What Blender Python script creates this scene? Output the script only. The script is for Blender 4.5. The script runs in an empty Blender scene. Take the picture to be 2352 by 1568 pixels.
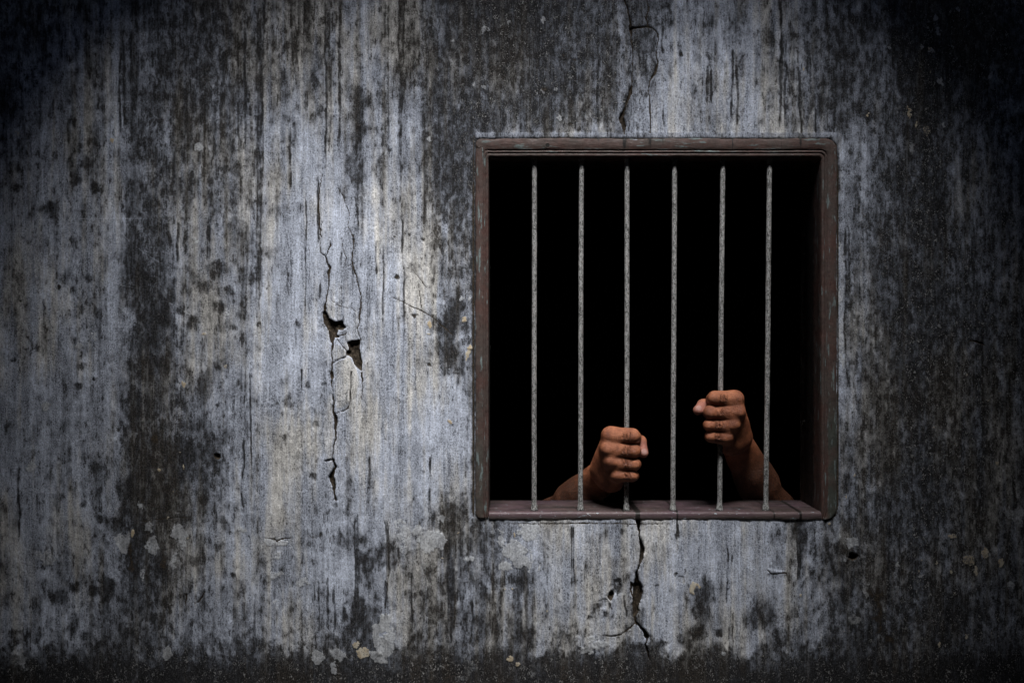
import bpy, bmesh, math, random
import numpy as np
import openvdb as vdb
from mathutils import Vector, Matrix

# ------------------------------------------------------------------ scale
PX = 0.00075          # metres per unit of the survey drawing of the wall (2352 x 1568 units)
CU, CV = 1176.0, 784.0
ZC = 0.68             # eye height above the ground
DC = 1.30             # distance eye - wall
RAD = math.radians

def P(u, v, y=0.0):
    """survey unit -> world point at depth y behind the wall face"""
    s = PX * (DC + y) / DC
    return Vector(((u - CU) * s, y, ZC + (CV - v) * s))

# ------------------------------------------------------------------ camera, sky, sun, exposure
sc = bpy.context.scene
COL = sc.collection
cam = bpy.data.objects.new('camera', bpy.data.cameras.new('camera'))
COL.objects.link(cam)
cam.location = (0, -DC, ZC)
cam.rotation_euler = (RAD(90), 0, 0)
cam.data.sensor_width = 36
cam.data.lens = 36 * DC / (2352 * PX)
cam.data.clip_start = 0.02
cam.data.clip_end = 200
sc.camera = cam

SUN_EL, SUN_AZ = RAD(65), RAD(5)        # azimuth: to the right of the wall's outward normal
SDIR = Vector((math.sin(SUN_AZ) * math.cos(SUN_EL), -math.cos(SUN_AZ) * math.cos(SUN_EL), math.sin(SUN_EL)))
w = bpy.data.worlds.new('World'); sc.world = w; w.use_nodes = True
nt = w.node_tree
sky = nt.nodes.new('ShaderNodeTexSky'); sky.sky_type = 'NISHITA'; sky.sun_disc = False
sky.sun_elevation = SUN_EL; sky.sun_rotation = math.atan2(SDIR.x, SDIR.y)
bg = nt.nodes['Background']; bg.inputs[1].default_value = 0.11
nt.links.new(sky.outputs[0], bg.inputs[0])
sl = bpy.data.lights.new('sun', 'SUN'); sl.energy = 5.0; sl.angle = RAD(24); sl.color = (1.0, 0.985, 0.97)
sun = bpy.data.objects.new('sun', sl); COL.objects.link(sun)
sun.rotation_euler = SDIR.to_track_quat('Z', 'Y').to_euler(); sun.location = SDIR * 6
vs = sc.view_settings
vs.view_transform = 'Standard'; vs.look = 'None'; vs.gamma = 1.0; vs.use_curve_mapping = False
vs.exposure = 1.0
sc.cycles.use_denoising = True
sc.cycles.max_bounces = 6

# ------------------------------------------------------------------ helpers
def tag(o, label=None, cat=None, group=None, kind=None):
    if label: o['label'] = label
    if cat: o['category'] = cat
    if group: o['group'] = group
    if kind: o['kind'] = kind
    return o

def empty(name, loc, label, cat, group=None):
    o = bpy.data.objects.new(name, None); COL.objects.link(o); o.location = loc
    o.empty_display_size = 0.1
    return tag(o, label, cat, group)

def mesh_np(name, verts, faces, mat, parent=None, smooth=True, attrs=None):
    """verts in world space; faces: (n,4) array or list of tuples"""
    me = bpy.data.meshes.new(name)
    verts = np.asarray(verts, dtype=np.float32)
    if parent is not None:
        verts = verts - np.array(parent_world(parent), dtype=np.float32)
    if isinstance(faces, np.ndarray):
        n = len(faces); k = faces.shape[1]
        me.vertices.add(len(verts)); me.vertices.foreach_set('co', verts.ravel())
        me.loops.add(n * k); me.loops.foreach_set('vertex_index', faces.astype(np.int32).ravel())
        me.polygons.add(n); me.polygons.foreach_set('loop_start', np.arange(0, n * k, k, dtype=np.int32))
        me.update(calc_edges=True)
    else:
        me.from_pydata([tuple(map(float, p)) for p in verts], [], faces); me.update()
    if attrs:
        for k_, a in attrs.items():
            at = me.attributes.new(k_, 'FLOAT', 'POINT'); at.data.foreach_set('value', np.asarray(a, dtype=np.float32).ravel())
    me.polygons.foreach_set('use_smooth', np.full(len(me.polygons), smooth, dtype=bool))
    me.materials.append(mat)
    o = bpy.data.objects.new(name, me); COL.objects.link(o)
    if parent is not None: o.parent = parent
    return o

def parent_world(p):
    v = Vector(p.location)
    while p.parent: p = p.parent; v = v + Vector(p.location)
    return v

def box_data(x0, x1, y0, y1, z0, z1):
    v = [(x0,y0,z0),(x1,y0,z0),(x1,y1,z0),(x0,y1,z0),(x0,y0,z1),(x1,y0,z1),(x1,y1,z1),(x0,y1,z1)]
    f = [(0,3,2,1),(4,5,6,7),(0,1,5,4),(1,2,6,5),(2,3,7,6),(3,0,4,7)]
    return v, f

def boxes(name, bl, mat, parent=None):
    V, F = [], []
    for b in bl:
        v, f = box_data(*b); k = len(V); V += v; F += [tuple(i + k for i in q) for q in f]
    return mesh_np(name, V, F, mat, parent, smooth=False)

class NT:
    """small node-graph helper"""
    def __init__(s, name):
        s.m = bpy.data.materials.new(name); s.m.use_nodes = True
        s.t = s.m.node_tree; s.b = s.t.nodes['Principled BSDF']
        s.co = s.t.nodes.new('ShaderNodeTexCoord').outputs['Object']
    def n(s, typ, **kw):
        nd = s.t.nodes.new('ShaderNode' + typ)
        for k, v in kw.items(): setattr(nd, k, v)
        return nd
    def put(s, sock, v):
        if hasattr(v, 'is_linked') or hasattr(v, 'links'): s.t.links.new(v, sock)
        else: sock.default_value = v
    def noise(s, scale, stretch=(1,1,1), detail=4, rough=.6, off=(0,0,0), dist=0):
        mp = s.n('Mapping'); s.put(mp.inputs[0], s.co); mp.inputs['Scale'].default_value = stretch; mp.inputs['Location'].default_value = off
        nd = s.n('TexNoise'); s.put(nd.inputs['Vector'], mp.outputs[0])
        nd.inputs['Scale'].default_value = scale; nd.inputs['Detail'].default_value = detail; nd.inputs['Roughness'].default_value = rough
        nd.inputs['Distortion'].default_value = dist
        return nd.outputs[0]
    def attr(s, name):
        nd = s.n('Attribute'); nd.attribute_name = name; return nd.outputs['Fac']
    def math(s, op, a, b=0.0, c=0.0, clamp=False):
        nd = s.n('Math'); nd.operation = op; nd.use_clamp = clamp
        s.put(nd.inputs[0], a); s.put(nd.inputs[1], b); s.put(nd.inputs[2], c); return nd.outputs[0]
    def step(s, x, lo, hi, a=0.0, b=1.0):
        nd = s.n('MapRange'); nd.interpolation_type = 'SMOOTHSTEP'
        s.put(nd.inputs[0], x); nd.inputs[1].default_value = lo; nd.inputs[2].default_value = hi
        nd.inputs[3].default_value = a; nd.inputs[4].default_value = b; return nd.outputs[0]
    def mix(s, f, a, b):
        nd = s.n('Mix'); nd.data_type = 'RGBA'
        s.put(nd.inputs[0], f)
        for k, v in ((6, a), (7, b)):
            if isinstance(v, tuple): nd.inputs[k].default_value = (*v[:3], 1)
            else: s.put(nd.inputs[k], v)
        return nd.outputs[2]
    def scale(s, col, f):
        nd = s.n('VectorMath'); nd.operation = 'SCALE'; s.put(nd.inputs[0], col); s.put(nd.inputs['Scale'], f); return nd.outputs[0]
    def out(s, col, rough=.9, bump=None, strength=.5, dist=.001, spec=.3, metal=0.0):
        if isinstance(col, tuple): col = (*col, 1)
        s.put(s.b.inputs['Base Color'], col); s.put(s.b.inputs['Roughness'], rough)
        s.put(s.b.inputs['Specular IOR Level'], spec); s.put(s.b.inputs['Metallic'], metal)
        if bump is not None:
            bn = s.n('Bump'); bn.inputs['Strength'].default_value = strength; bn.inputs['Distance'].default_value = dist
            s.put(bn.inputs['Height'], bump); s.put(s.b.inputs['Normal'], bn.outputs[0])
        return s.m

# ------------------------------------------------------------------ materials
def mat_wall():
    g = NT('weathered_plaster')
    st, wm, wh, dk, yl = (g.attr(k) for k in ('stain', 'warm', 'white', 'dark', 'yellow'))
    sp = g.attr('speck')
    na = g.noise(300, detail=5, rough=.8)
    nb = g.noise(95, stretch=(1, 1, .5), detail=5, rough=.68, off=(3, 1, 7))
    ns = g.noise(330, stretch=(1, 1, .055), detail=3, rough=.65, off=(9, 0, 2))
    nw = g.noise(70, stretch=(1, 1, .06), detail=4, rough=.6, off=(2, 0, 5))
    nl = g.noise(24, stretch=(1, 1, .35), detail=5, rough=.65, off=(1, 5, 2))
    nf = g.noise(560, stretch=(1, 1, .7), detail=2, rough=.6, off=(2, 2, 2))
    D = lambda n_, k: g.math('MULTIPLY', g.math('SUBTRACT', n_, .5), k)
    # pitted black mould: grain decides where, the stain field decides how much
    nm = g.noise(44, stretch=(1, 1, .62), detail=6, rough=.72, off=(8, 3, 4), dist=.4)
    h = g.math('ADD', g.math('ADD', D(na, 3.6), D(nb, 3.8)), g.math('ADD', D(ns, 2.4), D(nm, 1.7)))
    h = g.math('ADD', h, g.math('MULTIPLY_ADD', st, 1.12, D(nf, 1.4)))
    m = g.step(h, .50, 1.22)
    # plaster
    wv = g.math('MULTIPLY_ADD', g.math('SUBTRACT', g.noise(9, stretch=(1, 1, .5), detail=5, rough=.6, off=(4, 4, 4)), .5), 2.2, wm)
    wv = g.math('MULTIPLY_ADD', g.math('SUBTRACT', nw, .5), 1.3, wv)
    base = g.mix(g.step(wv, .15, .85), (.348, .378, .448), (.412, .404, .390))
    tone = g.math('ADD', g.math('ADD', D(nl, 1.8), D(nw, 2.0)), g.math('ADD', D(nf, 2.2), D(na, 2.4)))
    tone = g.math('ADD', tone, g.math('ADD', D(ns, 1.6), D(nb, 1.3)))
    tone = g.math('MAXIMUM', g.math('ADD', tone, 1.0), .18)
    film = g.step(g.math('ADD', g.math('ADD', st, D(nm, 1.6)), g.math('ADD', D(nb, 1.4), D(nw, 1.8))), 0, 1.0, 1.2, .27)
    tone = g.math('MULTIPLY', tone, film)
    base = g.scale(base, tone)
    # pale flaking limewash
    whm = g.step(g.math('MULTIPLY_ADD', g.math('SUBTRACT', nb, .5), 1.3, g.math('MULTIPLY_ADD', g.math('SUBTRACT', na, .5), 2.2, wh)), .42, .66)
    base = g.mix(g.math('MULTIPLY', whm, .85), base, g.scale(g.mix(nl, (.52, .56, .64), (.60, .60, .58)), g.step(na, .40, .60, .50, 1.15)))
    mould = g.mix(g.step(nf, .4, .65), (.006, .0055, .005), g.mix(g.step(wv, .2, .8), (.030, .029, .031), (.040, .031, .024)))
    mm = g.math('MULTIPLY', m, g.step(wh, .35, .8, 1.0, .45))
    colr = g.mix(g.math('MULTIPLY', mm, .92), base, mould)
    # pale grains surviving in black mould
    gr = g.step(g.math('MULTIPLY_ADD', g.math('SUBTRACT', nf, .5), .8, g.noise(125, stretch=(1, 1, .7), detail=6, rough=.78, off=(7, 7, 1))), .575, .66)
    gr = g.math('MULTIPLY', g.math('MULTIPLY', gr, g.step(nm, .42, .58)), g.step(sp, .0, 1.0, .15, 1.0))
    colr = g.mix(g.math('MULTIPLY', gr, m), colr, (.30, .30, .30))
    yc = g.mix(g.step(nb, .4, .6), (.42, .34, .23), (.50, .46, .38))
    colr = g.mix(g.step(g.math('MULTIPLY_ADD', g.math('SUBTRACT', na, .5), 1.6, yl), .4, .62), colr, yc)
    dd = g.step(g.math('MULTIPLY_ADD', g.math('SUBTRACT', na, .5), .35, dk), .35, .62)
    colr = g.mix(dd, colr, g.mix(g.step(na, .45, .7), (.022, .016, .011), (.10, .08, .058)))
    hb = g.math('MULTIPLY_ADD', nf, .35, g.math('MULTIPLY', na, .8))
    hb = g.math('MULTIPLY_ADD', nb, .9, hb)
    hb = g.math('MULTIPLY_ADD', whm, .35, hb)
    hb = g.math('MULTIPLY_ADD', m, -.25, hb)
    return g.out(colr, .93, hb, .6, .0013, .2)

def mat_frame():
    g = NT('flaking_brown_frame_paint')
    st, gn = g.attr('stain'), g.attr('green')  # stain also holds the shade painted on the reveal
    n1 = g.noise(60, detail=5, rough=.65)
    n2 = g.noise(16, detail=4, off=(3, 3, 3)); n3 = g.noise(210, detail=5, rough=.8, off=(1, 3, 3))
    hs, vsx = g.attr('along_h'), None
    fl = g.mix(hs, g.n('Value').outputs[0], g.n('Value').outputs[0])
    fh = g.noise(170, stretch=(.16, 1, 1), detail=4, rough=.6, off=(2, 7, 1))
    fv = g.noise(170, stretch=(1, 1, .16), detail=4, rough=.6, off=(5, 1, 1))
    fm = g.n('Mix'); g.put(fm.inputs[0], hs); g.put(fm.inputs[2], fv); g.put(fm.inputs[3], fh)
    f = fm.outputs[0]
    base = g.mix(g.step(n2, .35, .65), (.094, .050, .042), (.078, .059, .052))
    base = g.mix(g.step(n1, .5, .75), base, (.080, .066, .058))
    base = g.mix(g.math('MULTIPLY', gn, g.step(n2, .3, .55)), base, (.064, .070, .060))
    base = g.mix(g.step(f, .59, .66), base, (.17, .21, .21))
    base = g.mix(g.step(f, .36, .30), base, (.055, .022, .018))
    d = g.step(g.math('MULTIPLY_ADD', g.math('SUBTRACT', n1, .5), .8, st), .35, .7)
    base = g.mix(d, base, (.012, .009, .008))
    return g.out(g.scale(base, g.step(n3, .3, .7, .55, 1.0)), g.step(n1, .3, .7, .5, .8), g.math('MULTIPLY_ADD', f, 1.0, n1), .8, .0014, .35)

def mat_sill():
    g = NT('worn_purple_brown_sill_paint')
    st = g.attr('stain')
    n1 = g.noise(50, stretch=(.3, 1, 1), detail=5, rough=.65)
    n2 = g.noise(14, stretch=(.5, 1, 1), detail=4, off=(3, 3, 3))
    f = g.noise(330, stretch=(.35, 1, 1), detail=3, rough=.5, off=(8, 1, 3))
    base = g.mix(g.step(n2, .35, .65), (.080, .050, .061), (.084, .058, .056))
    zz = g.attr('low')
    base = g.mix(g.math('MULTIPLY', zz, .75), base, (.072, .068, .058))
    base = g.mix(g.step(f, .67, .71), base, (.34, .40, .44))
    base = g.mix(g.step(n1, .62, .75), base, (.07, .045, .055))
    d = g.step(g.math('MULTIPLY_ADD', g.math('SUBTRACT', n1, .5), .6, st), .35, .6)
    base = g.mix(d, base, (.012, .009, .008))
    return g.out(base, g.step(n1, .3, .7, .4, .65), g.math('ADD', f, n1), .6, .001, .4)

def mat_bar():
    g = NT('speckled_galvanised_iron')
    n1 = g.noise(1100, stretch=(1, 1, .55), detail=3, rough=.8)
    n2 = g.noise(90, stretch=(1, 1, .4), detail=4, rough=.6, off=(2, 2, 2))
    n3 = g.noise(420, stretch=(1, 1, .5), detail=4, rough=.8, off=(5, 5, 1))
    t = g.math('MULTIPLY_ADD', g.math('SUBTRACT', n2, .5), .35, g.math('MULTIPLY_ADD', g.math('SUBTRACT', n3, .5), 1.2, n1))
    base = g.mix(g.step(t, .40, .60), (.05, .05, .047), (.42, .425, .42))
    base = g.mix(g.step(n2, .52, .70, 0, .22), base, (.12, .072, .045))
    return g.out(base, .6, n1, .9, .0012, .4, 0.15)

def mat_skin():
    g = NT('weathered_brown_skin')
    pk, nl, cr, hair_sh = g.attr('pink'), g.attr('nail'), g.attr('crease'), g.attr('arm_hair_shade')
    n3 = g.noise(160, detail=5, rough=.7, off=(6, 2, 1))
    n1 = g.noise(55, detail=5, rough=.65)
    n2 = g.noise(420, detail=4, rough=.75, off=(3, 1, 1))
    vo = g.n('TexVoronoi'); g.put(vo.inputs['Vector'], g.co); vo.inputs['Scale'].default_value = 750
    base = g.mix(g.step(n1, .3, .7), (.165, .050, .023), (.40, .148, .072))
    base = g.mix(g.step(n2, .55, .8), base, (.20, .075, .038))
    base = g.mix(g.step(n3, .50, .72, 0, .7), base, (.16, .052, .026))
    base = g.mix(g.math('MULTIPLY', hair_sh, g.step(n2, .35, .55, .55, .95)), base, (.045, .020, .012))  # forearm's fade into shade painted into the skin, with arm hair
    base = g.mix(g.math('MULTIPLY', cr, .75), base, (.10, .035, .02))
    base = g.mix(pk, base, (.34, .135, .10))
    base = g.mix(nl, base, (.36, .20, .17))
    hb = g.math('MULTIPLY_ADD', n2, .6, g.math('MULTIPLY', vo.outputs['Distance'], .5))
    hb = g.math('MULTIPLY_ADD', n1, 1.4, hb)
    hb = g.math('MULTIPLY_ADD', cr, -1.2, hb)
    m = g.out(base, g.step(n2, .3, .7, .36, .55), hb, .85, .0022, .42)
    return m

def mat_plain(name, a, b, sc_=8, rough=.9):
    g = NT(name)
    n1 = g.noise(sc_, detail=6, rough=.65)
    return g.out(g.mix(g.step(n1, .3, .7), a, b), rough, n1, .4, .004, .2)

M_WALL, M_FRAME, M_SILL, M_BAR, M_SKIN = mat_wall(), mat_frame(), mat_sill(), mat_bar(), mat_skin()
M_CELL = mat_plain('near_black_concrete', (.012, .011, .010), (.022, .021, .020), 6)  # near-black colour on every cell surface
M_BOUNCE_WALL = mat_plain('pale_bounce_wall', (.30, .30, .30), (.38, .37, .36), 3)  # pale, so the added walls bounce light
M_BOUNCE_ROOF = mat_plain('pale_bounce_roof', (.34, .34, .34), (.42, .42, .41), 3)  # pale, so the added roof bounces light
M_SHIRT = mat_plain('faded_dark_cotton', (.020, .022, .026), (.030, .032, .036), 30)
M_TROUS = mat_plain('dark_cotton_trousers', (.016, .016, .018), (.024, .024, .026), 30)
M_HAIR = mat_plain('black_hair', (.008, .007, .006), (.014, .012, .010), 200, .6)

# ------------------------------------------------------------------ wall fields
def axis(lo, hi, pitch, far_lo, far_hi):
    a = list(np.arange(lo, hi + .1, pitch))
    d, x = pitch * 1.25, lo
    pre = []
    while x > far_lo:
        x -= d; d = min(d * 1.25, 90); pre.append(x)
    d, x = pitch * 1.25, a[-1]; post = []
    while x < far_hi:
        x += d; d = min(d * 1.25, 90); post.append(x)
    return np.array(pre[::-1] + a + post, dtype=np.float64)

AU = axis(-20, 2372, 2.0, -3000, 5400)
AV = axis(-20, 1588, 2.0, -2300, 1690)
AV = AV[AV < 1690]; AV = np.append(AV, 1690.7)
NU, NV = len(AU), len(AV)
UU, VV = np.meshgrid(AU, AV)

def lat(ax, s):
    t = ax / s; i = np.floor(t).astype(int); f = t - i; f = f * f * (3 - 2 * f); return i, f

def vn(su, sv, seed, U=None, V=None):
    """value noise on the tensor grid, cell su x sv survey units, range 0..1"""
    iu, fu = lat(AU + 20000, su); iv, fv = lat(AV + 20000, sv)
    iu0, iv0 = iu.min(), iv.min()
    R = np.random.RandomState(seed).rand(iv.max() - iv0 + 2, iu.max() - iu0 + 2)
    a = R[iv - iv0] * (1 - fv)[:, None] + R[iv - iv0 + 1] * fv[:, None]
    return a[:, iu - iu0] * (1 - fu) + a[:, iu - iu0 + 1] * fu

def fbm(su, sv, seed, oct=4, g=.55):
    r = 0; tot = 0; amp = 1.
    for k in range(oct):
        r = r + amp * vn(su / 2**k, sv / 2**k, seed + k * 17); tot += amp; amp *= g
    return r / tot

def sst(x, a, b):
    t = np.clip((x - a) / (b - a), 0, 1); return t * t * (3 - 2 * t)

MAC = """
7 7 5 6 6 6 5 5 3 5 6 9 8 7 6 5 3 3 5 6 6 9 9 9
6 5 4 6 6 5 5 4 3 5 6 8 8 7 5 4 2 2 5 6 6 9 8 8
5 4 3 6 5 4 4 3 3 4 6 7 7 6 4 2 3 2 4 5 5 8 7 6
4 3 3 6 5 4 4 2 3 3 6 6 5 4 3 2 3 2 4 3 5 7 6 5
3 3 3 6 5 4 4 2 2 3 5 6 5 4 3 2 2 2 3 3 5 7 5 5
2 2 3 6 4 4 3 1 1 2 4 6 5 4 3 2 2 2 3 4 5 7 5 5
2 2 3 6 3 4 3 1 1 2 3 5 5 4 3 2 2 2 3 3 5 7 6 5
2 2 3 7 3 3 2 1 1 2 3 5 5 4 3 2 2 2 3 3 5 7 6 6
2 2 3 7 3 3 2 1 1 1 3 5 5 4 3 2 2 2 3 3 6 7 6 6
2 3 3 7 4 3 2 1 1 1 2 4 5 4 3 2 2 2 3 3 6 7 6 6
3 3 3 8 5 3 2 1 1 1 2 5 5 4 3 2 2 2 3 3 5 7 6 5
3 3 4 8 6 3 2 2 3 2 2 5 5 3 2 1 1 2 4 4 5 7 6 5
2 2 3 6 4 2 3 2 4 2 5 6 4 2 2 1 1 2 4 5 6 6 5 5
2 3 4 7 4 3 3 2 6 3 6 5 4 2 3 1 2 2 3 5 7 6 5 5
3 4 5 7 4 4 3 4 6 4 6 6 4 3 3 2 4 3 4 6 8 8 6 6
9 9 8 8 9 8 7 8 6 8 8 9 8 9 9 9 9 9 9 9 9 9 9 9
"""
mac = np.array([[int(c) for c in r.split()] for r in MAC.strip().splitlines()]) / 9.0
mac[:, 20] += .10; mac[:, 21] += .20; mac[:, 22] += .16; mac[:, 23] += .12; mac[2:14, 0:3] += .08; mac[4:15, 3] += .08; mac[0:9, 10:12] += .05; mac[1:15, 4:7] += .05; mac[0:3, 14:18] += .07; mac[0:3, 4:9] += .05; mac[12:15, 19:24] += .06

def macro():
    wu = UU + (fbm(90, 260, 5, 5, .65) - .5) * 120
    wv = VV + (fbm(60, 120, 7, 5, .65) - .5) * 260
    tu = np.clip(wu / 98 - .5, 0, 22.999); tv = np.clip(wv / 98 - .5, 0, 14.999)
    iu = tu.astype(int); iv = tv.astype(int); fu = tu - iu; fv = tv - iv
    fu = fu * fu * (3 - 2 * fu)
    tb = np.clip(VV / 98 - .5 + (fbm(40, 50, 9, 5, .72) - .5) * 1.5, 0, 14.999) - 14; fv = np.where(iv == 14, 0, fv)
    a = mac[iv, iu] * (1 - fu) + mac[iv, iu + 1] * fu
    b = mac[iv + 1, iu] * (1 - fu) + mac[iv + 1, iu + 1] * fu
    m_ = a * (1 - fv) + b * fv
    return m_ + (1.15 - m_) * sst(tb, .35, 1.0)

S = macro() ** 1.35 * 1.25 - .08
# fade into generic weathering outside the surveyed part
gen = .35 + (fbm(180, 700, 61) - .5) * .9
far = np.clip(np.maximum(np.maximum(-UU - 60, UU - 2352 - 60), np.maximum(-VV - 60, VV - 1600)) / 250, 0, 1)
S = S * (1 - far) + gen * far
S += (fbm(26, 620, 11, 5, .65) - .5) * .85 + (fbm(80, 1300, 15, 3) - .5) * .30          # vertical wash streaks
S += (fbm(7, 190, 21, 3, .7) - .5) * .45
S += (fbm(46, 80, 31, 5, .7) - .5) * .42 + (fbm(150, 300, 35, 3) - .5) * .22
S = np.where(S > .5, .5 + .38 * np.tanh(np.clip(S - .5, 0, None) / .45), S)
WARM = .35 + (fbm(160, 300, 41) - .5) * 1.0 + (fbm(12, 260, 43, 3) - .5) * .7
WHITE = np.zeros_like(S); DARK = np.zeros_like(S); YEL = np.zeros_like(S)
SPECK = sst(UU, 1000, 1120) * (1 - sst(UU, 1420, 1520)) * (1 - sst(VV, 350, 700))
SPECK = np.maximum(SPECK, sst(UU, 2020, 2120)); SPECK = np.maximum(SPECK, sst(VV, 1440, 1520) * .7)
SPECK = np.maximum(SPECK, .45 * sst(UU, 1920, 1960))
HGT = np.zeros_like(S)                                  # + = out of the wall, metres
WU = (fbm(9, 9, 71, 3, .7) - .5) * 9; WV = (fbm(9, 9, 75, 3, .7) - .5) * 9   # ragged-edge warp

WU2 = (fbm(60, 90, 171, 4, .65) - .5) * 150; WV2 = (fbm(50, 90, 175, 4, .65) - .5) * 150
def win(u0, v0, u1, v1, pad):
    a = np.searchsorted(AV, v0 - pad); b = np.searchsorted(AV, v1 + pad)
    c = np.searchsorted(AU, u0 - pad); d = np.searchsorted(AU, u1 + pad)
    return np.s_[max(a, 0):b, max(c, 0):d]

def ell(u, v, a, b=None, rot=0, rag=1.0):
    """ragged ellipse, returns window and signed 'units inside'"""
    b = b or a; r = max(a, b); w_ = win(u - r, v - r, u + r, v + r, r * 1.3 + 12)
    big = min(max(r - 14, 0) / 60, 1)
    du = UU[w_] + WU[w_] * rag + WU2[w_] * big - u; dv = VV[w_] + WV[w_] * rag + WV2[w_] * big * 1.6 - v
    c, s = math.cos(RAD(rot)), math.sin(RAD(rot))
    x = (du * c + dv * s) / a; y = (-du * s + dv * c) / b
    return w_, (1 - np.sqrt(x * x + y * y)) * min(a, b)

def poly_line(pts, rag=.5):
    """pts (u,v,halfwidth); signed units inside"""
    us = [p[0] for p in pts]; vs_ = [p[1] for p in pts]
    w_ = win(min(us), min(vs_), max(us), max(vs_), 30)
    X = UU[w_] + WU[w_] * rag; Y = VV[w_] + WV[w_] * rag
    best = np.full(X.shape, -99.0)
    for (a, b, r0), (c, d, r1) in zip(pts, pts[1:]):
        L = max((c - a)**2 + (d - b)**2, 1e-6)
        t = np.clip(((X - a) * (c - a) + (Y - b) * (d - b)) / L, 0, 1)
        best = np.maximum(best, r0 + (r1 - r0) * t - np.hypot(X - a - t * (c - a), Y - b - t * (d - b)))
    return w_, best

def poly_area(pts, rag=.4):
    us = [p[0] for p in pts]; vs_ = [p[1] for p in pts]
    w_ = win(min(us), min(vs_), max(us), max(vs_), 20)
    X = UU[w_] + WU[w_] * rag; Y = VV[w_] + WV[w_] * rag
    d = np.full(X.shape, 1e9); inside = np.zeros(X.shape, bool)
    n = len(pts)
    for i in range(n):
        a, b = pts[i]; c, e = pts[(i + 1) % n]
        L = max((c - a)**2 + (e - b)**2, 1e-6)
        t = np.clip(((X - a) * (c - a) + (Y - b) * (e - b)) / L, 0, 1)
        d = np.minimum(d, np.hypot(X - a - t * (c - a), Y - b - t * (e - b)))
        cr = ((b > Y) != (e > Y)) & (X < (c - a) * (Y - b) / ((e - b) if e != b else 1e-9) + a)
        inside ^= cr
    return w_, np.where(inside, d, -d)

def up(F, w_, val): F[w_] = np.maximum(F[w_], val)

def hole(w_, s, depth, soft=1.2):
    m = sst(s, -soft, soft)
    up(DARK, w_, m)
    HGT[w_] -= sst(s, -1.5, 6) * depth * (.65 + .7 * vn(6, 7, 99)[w_])
    # lifted, cleaner plaster lip beside the break
    lip = np.exp(-((s + 3.5) / 2.6)**2)
    HGT[w_] += lip * .0003

def crack(pts, depth=.003, rag=.5):
    w_, s = poly_line(pts, rag)
    up(DARK, w_, sst(s, -1.3, .7)); HGT[w_] -= sst(s, -1.6, 2.0) * depth
    S[w_] += np.exp(-(np.minimum(s, 0) / 5)**2) * .10

def spot(u, v, r, k=.5, r2=None, rot=0):
    pass
    w_, s = ell(u, v, r * 1.35, (r2 or r) * 1.35, rot, 1.3)
    if k >= .9: up(DARK, w_, sst(s, -r * .4, r * .9) * .56)
    q_ = .45 if r < 18 else 1.1; S[w_] += sst(s, -r * q_, r * .9) * k * (1 if r < 18 else 1.25)

def streak(u, v0, v1, hw, k, rough=.8):
    w_ = win(u - hw - 6, v0, u + hw + 6, v1, 12)
    U = UU[w_] + (vn(40, 60, int(u))[w_] - .5) * 7 + (vn(40, 14, int(u) + 1)[w_] - .5) * 2.5
    V = VV[w_]
    t = np.clip((V - v0) / (v1 - v0), 0, 1)
    env = sst(t, 0, .06) * (1 - sst(t, .75, 1))
    on = sst(vn(50, 26, int(u) + 7)[w_] + vn(50, 8, int(u) + 9)[w_] * .5, .75 - .45 * (1 - rough), 1.0 - .45 * (1 - rough))
    prof = sst(hw - np.abs(U - u), -1.4, .8)
    if hw > 3:                                        # wide drips have darker rims
        prof = prof * (.45 + .55 * sst(np.abs(U - u), hw * .3, hw * .8))
    S[w_] += prof * env * k * 1.5 * (.5 + .5 * on)
    HGT[w_] -= prof * env * on * .0005 * k

def pale(u, v, a, b=None, rot=0, k=1.0, h=.0006, rag=2.2):
    w_, s = ell(u, v, a, b, rot, rag); m = sst(s, -2, 2.5); up(WHITE, w_, m * k * (.72 + .5 * vn(9, 9, 51)[w_])); HGT[w_] += sst(s, -1, 1) * h * .6

def chip(u, v, a, b=None, rot=0, k=1.0):
    if v > 1100 or u > 1200: a *= .8; b = b and b * .8
    k *= .62 if (u > 2000 or v > 1440) else .9
    w_, s = ell(u, v, a, b, rot, 1.3); up(YEL, w_, sst(s, -2, 1.8) * k); HGT[w_] += sst(s, -1, 1) * .0008

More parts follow.
